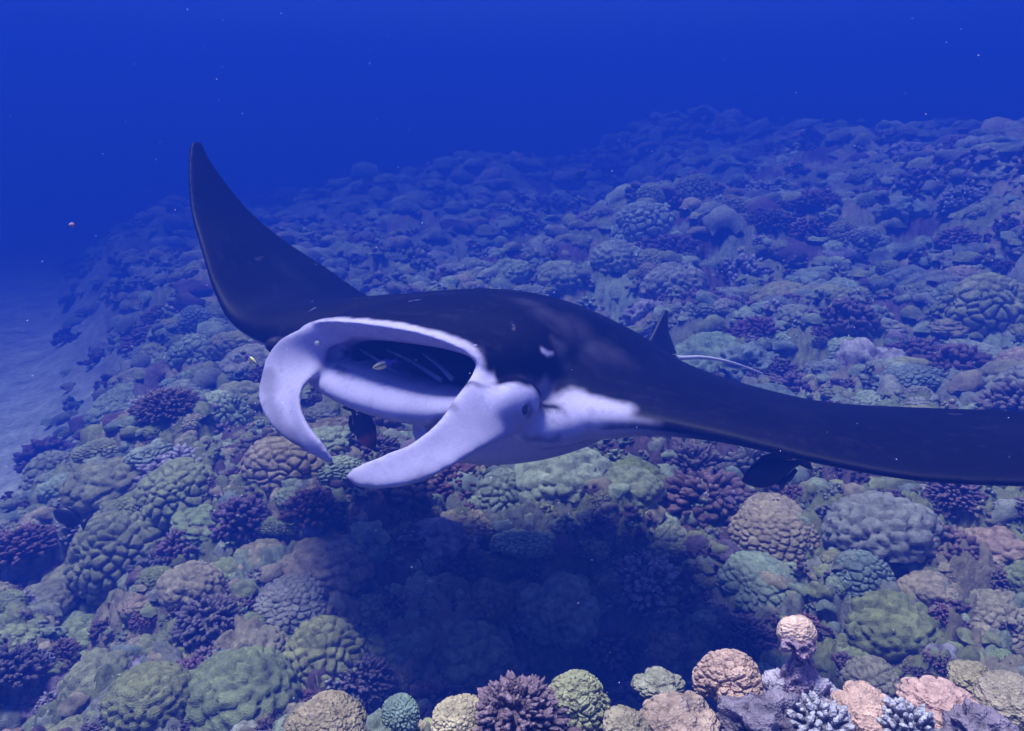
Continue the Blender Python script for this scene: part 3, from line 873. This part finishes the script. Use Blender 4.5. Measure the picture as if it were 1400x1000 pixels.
fish('reef_fish', 'distant dark fish above the far middle ridge', P(796, 238, 8.5), dirpx(790, 242, 803, 233), UPC, .16, .085, .03, flat_col((.02, .02, .03)), (.02, .02, .03))
fish('reef_fish', 'small dark fish over the far slope above the back of the manta', P(757, 352, 5.0), dirpx(757, 347, 757, 357), RGT, .06, .05, .02, flat_col((.02, .02, .03)), (.02, .02, .03))

# ------------------------------------------------------------------ drifting specks
o = link('drifting_pink_speck', mesh_np('drifting_pink_speck', np.asarray(ellipsoid((0, 0, 0), np.eye(3) * .0048, 3)[0]) * (1 + 0.15 * noise3(ICO[3][0], 2, 1))[:, None], ICO[3][1], True, None, M_PINK), None, P(98, 308, 1.4).tolist())
tag(o, 'pink blurry speck drifting in open water at the left', 'speck')  # a small pink particle adrift in the water
def specks():
    D, F = ICO[1]; Vs, Fs = [], []; off = 0
    for _ in range(260):
        d = math.exp(random.uniform(math.log(.5), math.log(3.5)))
        c = P(random.uniform(-100, 1500), random.uniform(-50, 1000), d)
        if c[2] < float(height(c[0:1], c[1:2])[0]) + .12: continue
        r = .0004 * d * random.uniform(.5, 1.3) + .0002
        Vs.append(c + D * r); Fs.append(F + off); off += len(D)
    o = link('drifting_specks', mesh_np('drifting_specks', np.vstack(Vs), np.vstack(Fs), True, None, M_SPECK)); tag(o, kind='stuff')
specks()

# ------------------------------------------------------------------ labels for the colonies; leave out the hidden ones
def finish_colonies():
    dg = bpy.context.evaluated_depsgraph_get()
    dg.update()
    gone = 0
    for c in list(COLONIES):
        o = c['o']; hits = 0; px = []
        for k in range(24):
            a = k * 2.4; rr = c['r'] * 0.85 * math.sqrt((k + .5) / 24)
            t = np.array([c['x'] + rr * math.cos(a), c['y'] + rr * math.sin(a) * 0.8, c['z'] + c['r'] * (0.55 - 0.4 * (k / 24) ** 2)])
            x, y, d = project(t)
            if not (0 < x < 1400 and 0 < y < 1000): continue
            v = Vector((t - CAM).tolist()).normalized()
            ok, _, _, _, ob, _ = S.ray_cast(dg, Vector(CAM.tolist()), v)
            if ok and ob.name == o.name: hits += 1; px.append((x, y))
        c['hits'] = hits
        if hits < (1 if c['hero'] else 2):
            if not c['hero']:
                bpy.data.objects.remove(o); COLONIES.remove(c); gone += 1
            continue
        c['px'] = np.mean(px, axis=0)
    print('hidden colonies dropped', gone, 'left', len(COLONIES))
finish_colonies()
GROUPS = {'lobe': 'lobe corals on the reef', 'finger': 'finger corals on the reef', 'rock': 'crusted rocks on the reef'}
KIND_WORD = {'lobe': 'lobe coral', 'finger': 'finger coral', 'rock': 'crusted rock'}
def zone(x, y):
    if y < 330: return 'on the hazy far reef' + (', left' if x < 560 else ', middle' if x < 1000 else ', right')
    if x < 300: 
        return 'high left of the raised wing' if y < 430 else 'low left of the raised wing' if y < 520 else 'along the left reef edge' if y < 640 else 'on the left reef' if y < 800 else 'in the bottom left'
    if y < 480: return ('high' if y < 400 else 'low') + ' behind the manta back' if x < 900 else 'on the slope behind the tail' if x < 1150 else 'on the upper right slope'
    if y < 660:
        return 'below the far head fin' if x < 460 else 'below the open mouth' if x < 640 else 'below the manta belly' if x < 960 else 'around the near wing'
    if y < 800: return 'left of the manta shadow' if x < 520 else 'above the shadow rim' if x < 760 else 'right above the shadow' if x < 980 else 'under the near wing'
    if y < 900: return 'lower left of the shadow' if x < 560 else 'in the manta shadow' if x < 1000 else 'right of the shadow'
    return 'along the bottom left' if x < 560 else 'along the bottom centre' if x < 860 else 'along the bottom right'
def label_colonies():
    ordn = ['leftmost', 'second from left', 'third from left', 'fourth from left', 'fifth from left', 'sixth from left', 'seventh from left', 'eighth from left', 'ninth from left', 'tenth from left', 'eleventh from left', 'twelfth from left', 'thirteenth from left', 'fourteenth from left', 'fifteenth from left']
    sets = {}
    for c in COLONIES:
        tag(c['o'], group=GROUPS[c['kind']])
        if c['hero']: continue
        x, y = c['px']
        sets.setdefault((c['kind'], c['colour'], zone(x, y)), []).append(c)
    for (k, cl, zn), cs in sets.items():
        cs.sort(key=lambda c: c['px'][0])
        w = KIND_WORD[k]
        for i, c in enumerate(cs):
            if len(cs) == 1: c['o']['label'] = f'{cl} {w} {zn}'
            elif len(cs) == 2: c['o']['label'] = f"{['left', 'right'][i]} of two {cl} {w}s {zn}"
            else: c['o']['label'] = f"{ordn[i] if i < 15 else 'rightmost' if i == len(cs) - 1 else f'number {i + 1} from left'} of the {cl} {w}s {zn}"
label_colonies()

# ------------------------------------------------------------------ the water itself
def build_haze():
    x0, x1, y0, y1, z0, z1 = -62, 62, -8, 82, -5.0, 6.0
    V = [(x, y, z_) for z_ in (z0, z1) for y in (y0, y1) for x in (x0, x1)]
    F = [[0, 2, 3, 1], [4, 5, 7, 6], [0, 1, 5, 4], [2, 6, 7, 3], [0, 4, 6, 2], [1, 3, 7, 5]]
    m = bpy.data.materials.new('sea_water'); m.use_nodes = True
    t = m.node_tree; t.nodes.clear()
    pv = t.nodes.new('ShaderNodeVolumePrincipled'); ou = t.nodes.new('ShaderNodeOutputMaterial')
    t.links.new(pv.outputs[0], ou.inputs['Volume'])
    dens = max(WATER_EXTINCT)
    c = [s_ / dens for s_ in WATER_SCATTER]
    a = []
    for s_, e, cc in zip(WATER_SCATTER, WATER_EXTINCT, c):
        q = 1 - (e - s_) / (dens * (1 - cc)); a.append(max(0.0, q) ** 2)
    pv.inputs['Color'].default_value = (*c, 1)
    pv.inputs['Density'].default_value = dens
    pv.inputs['Absorption Color'].default_value = (*a, 1)
    pv.inputs['Anisotropy'].default_value = WATER_ANISO
    me = mesh_np('haze', V, F, False, None, m)
    tag(link('haze', me), kind='stuff')
build_haze()
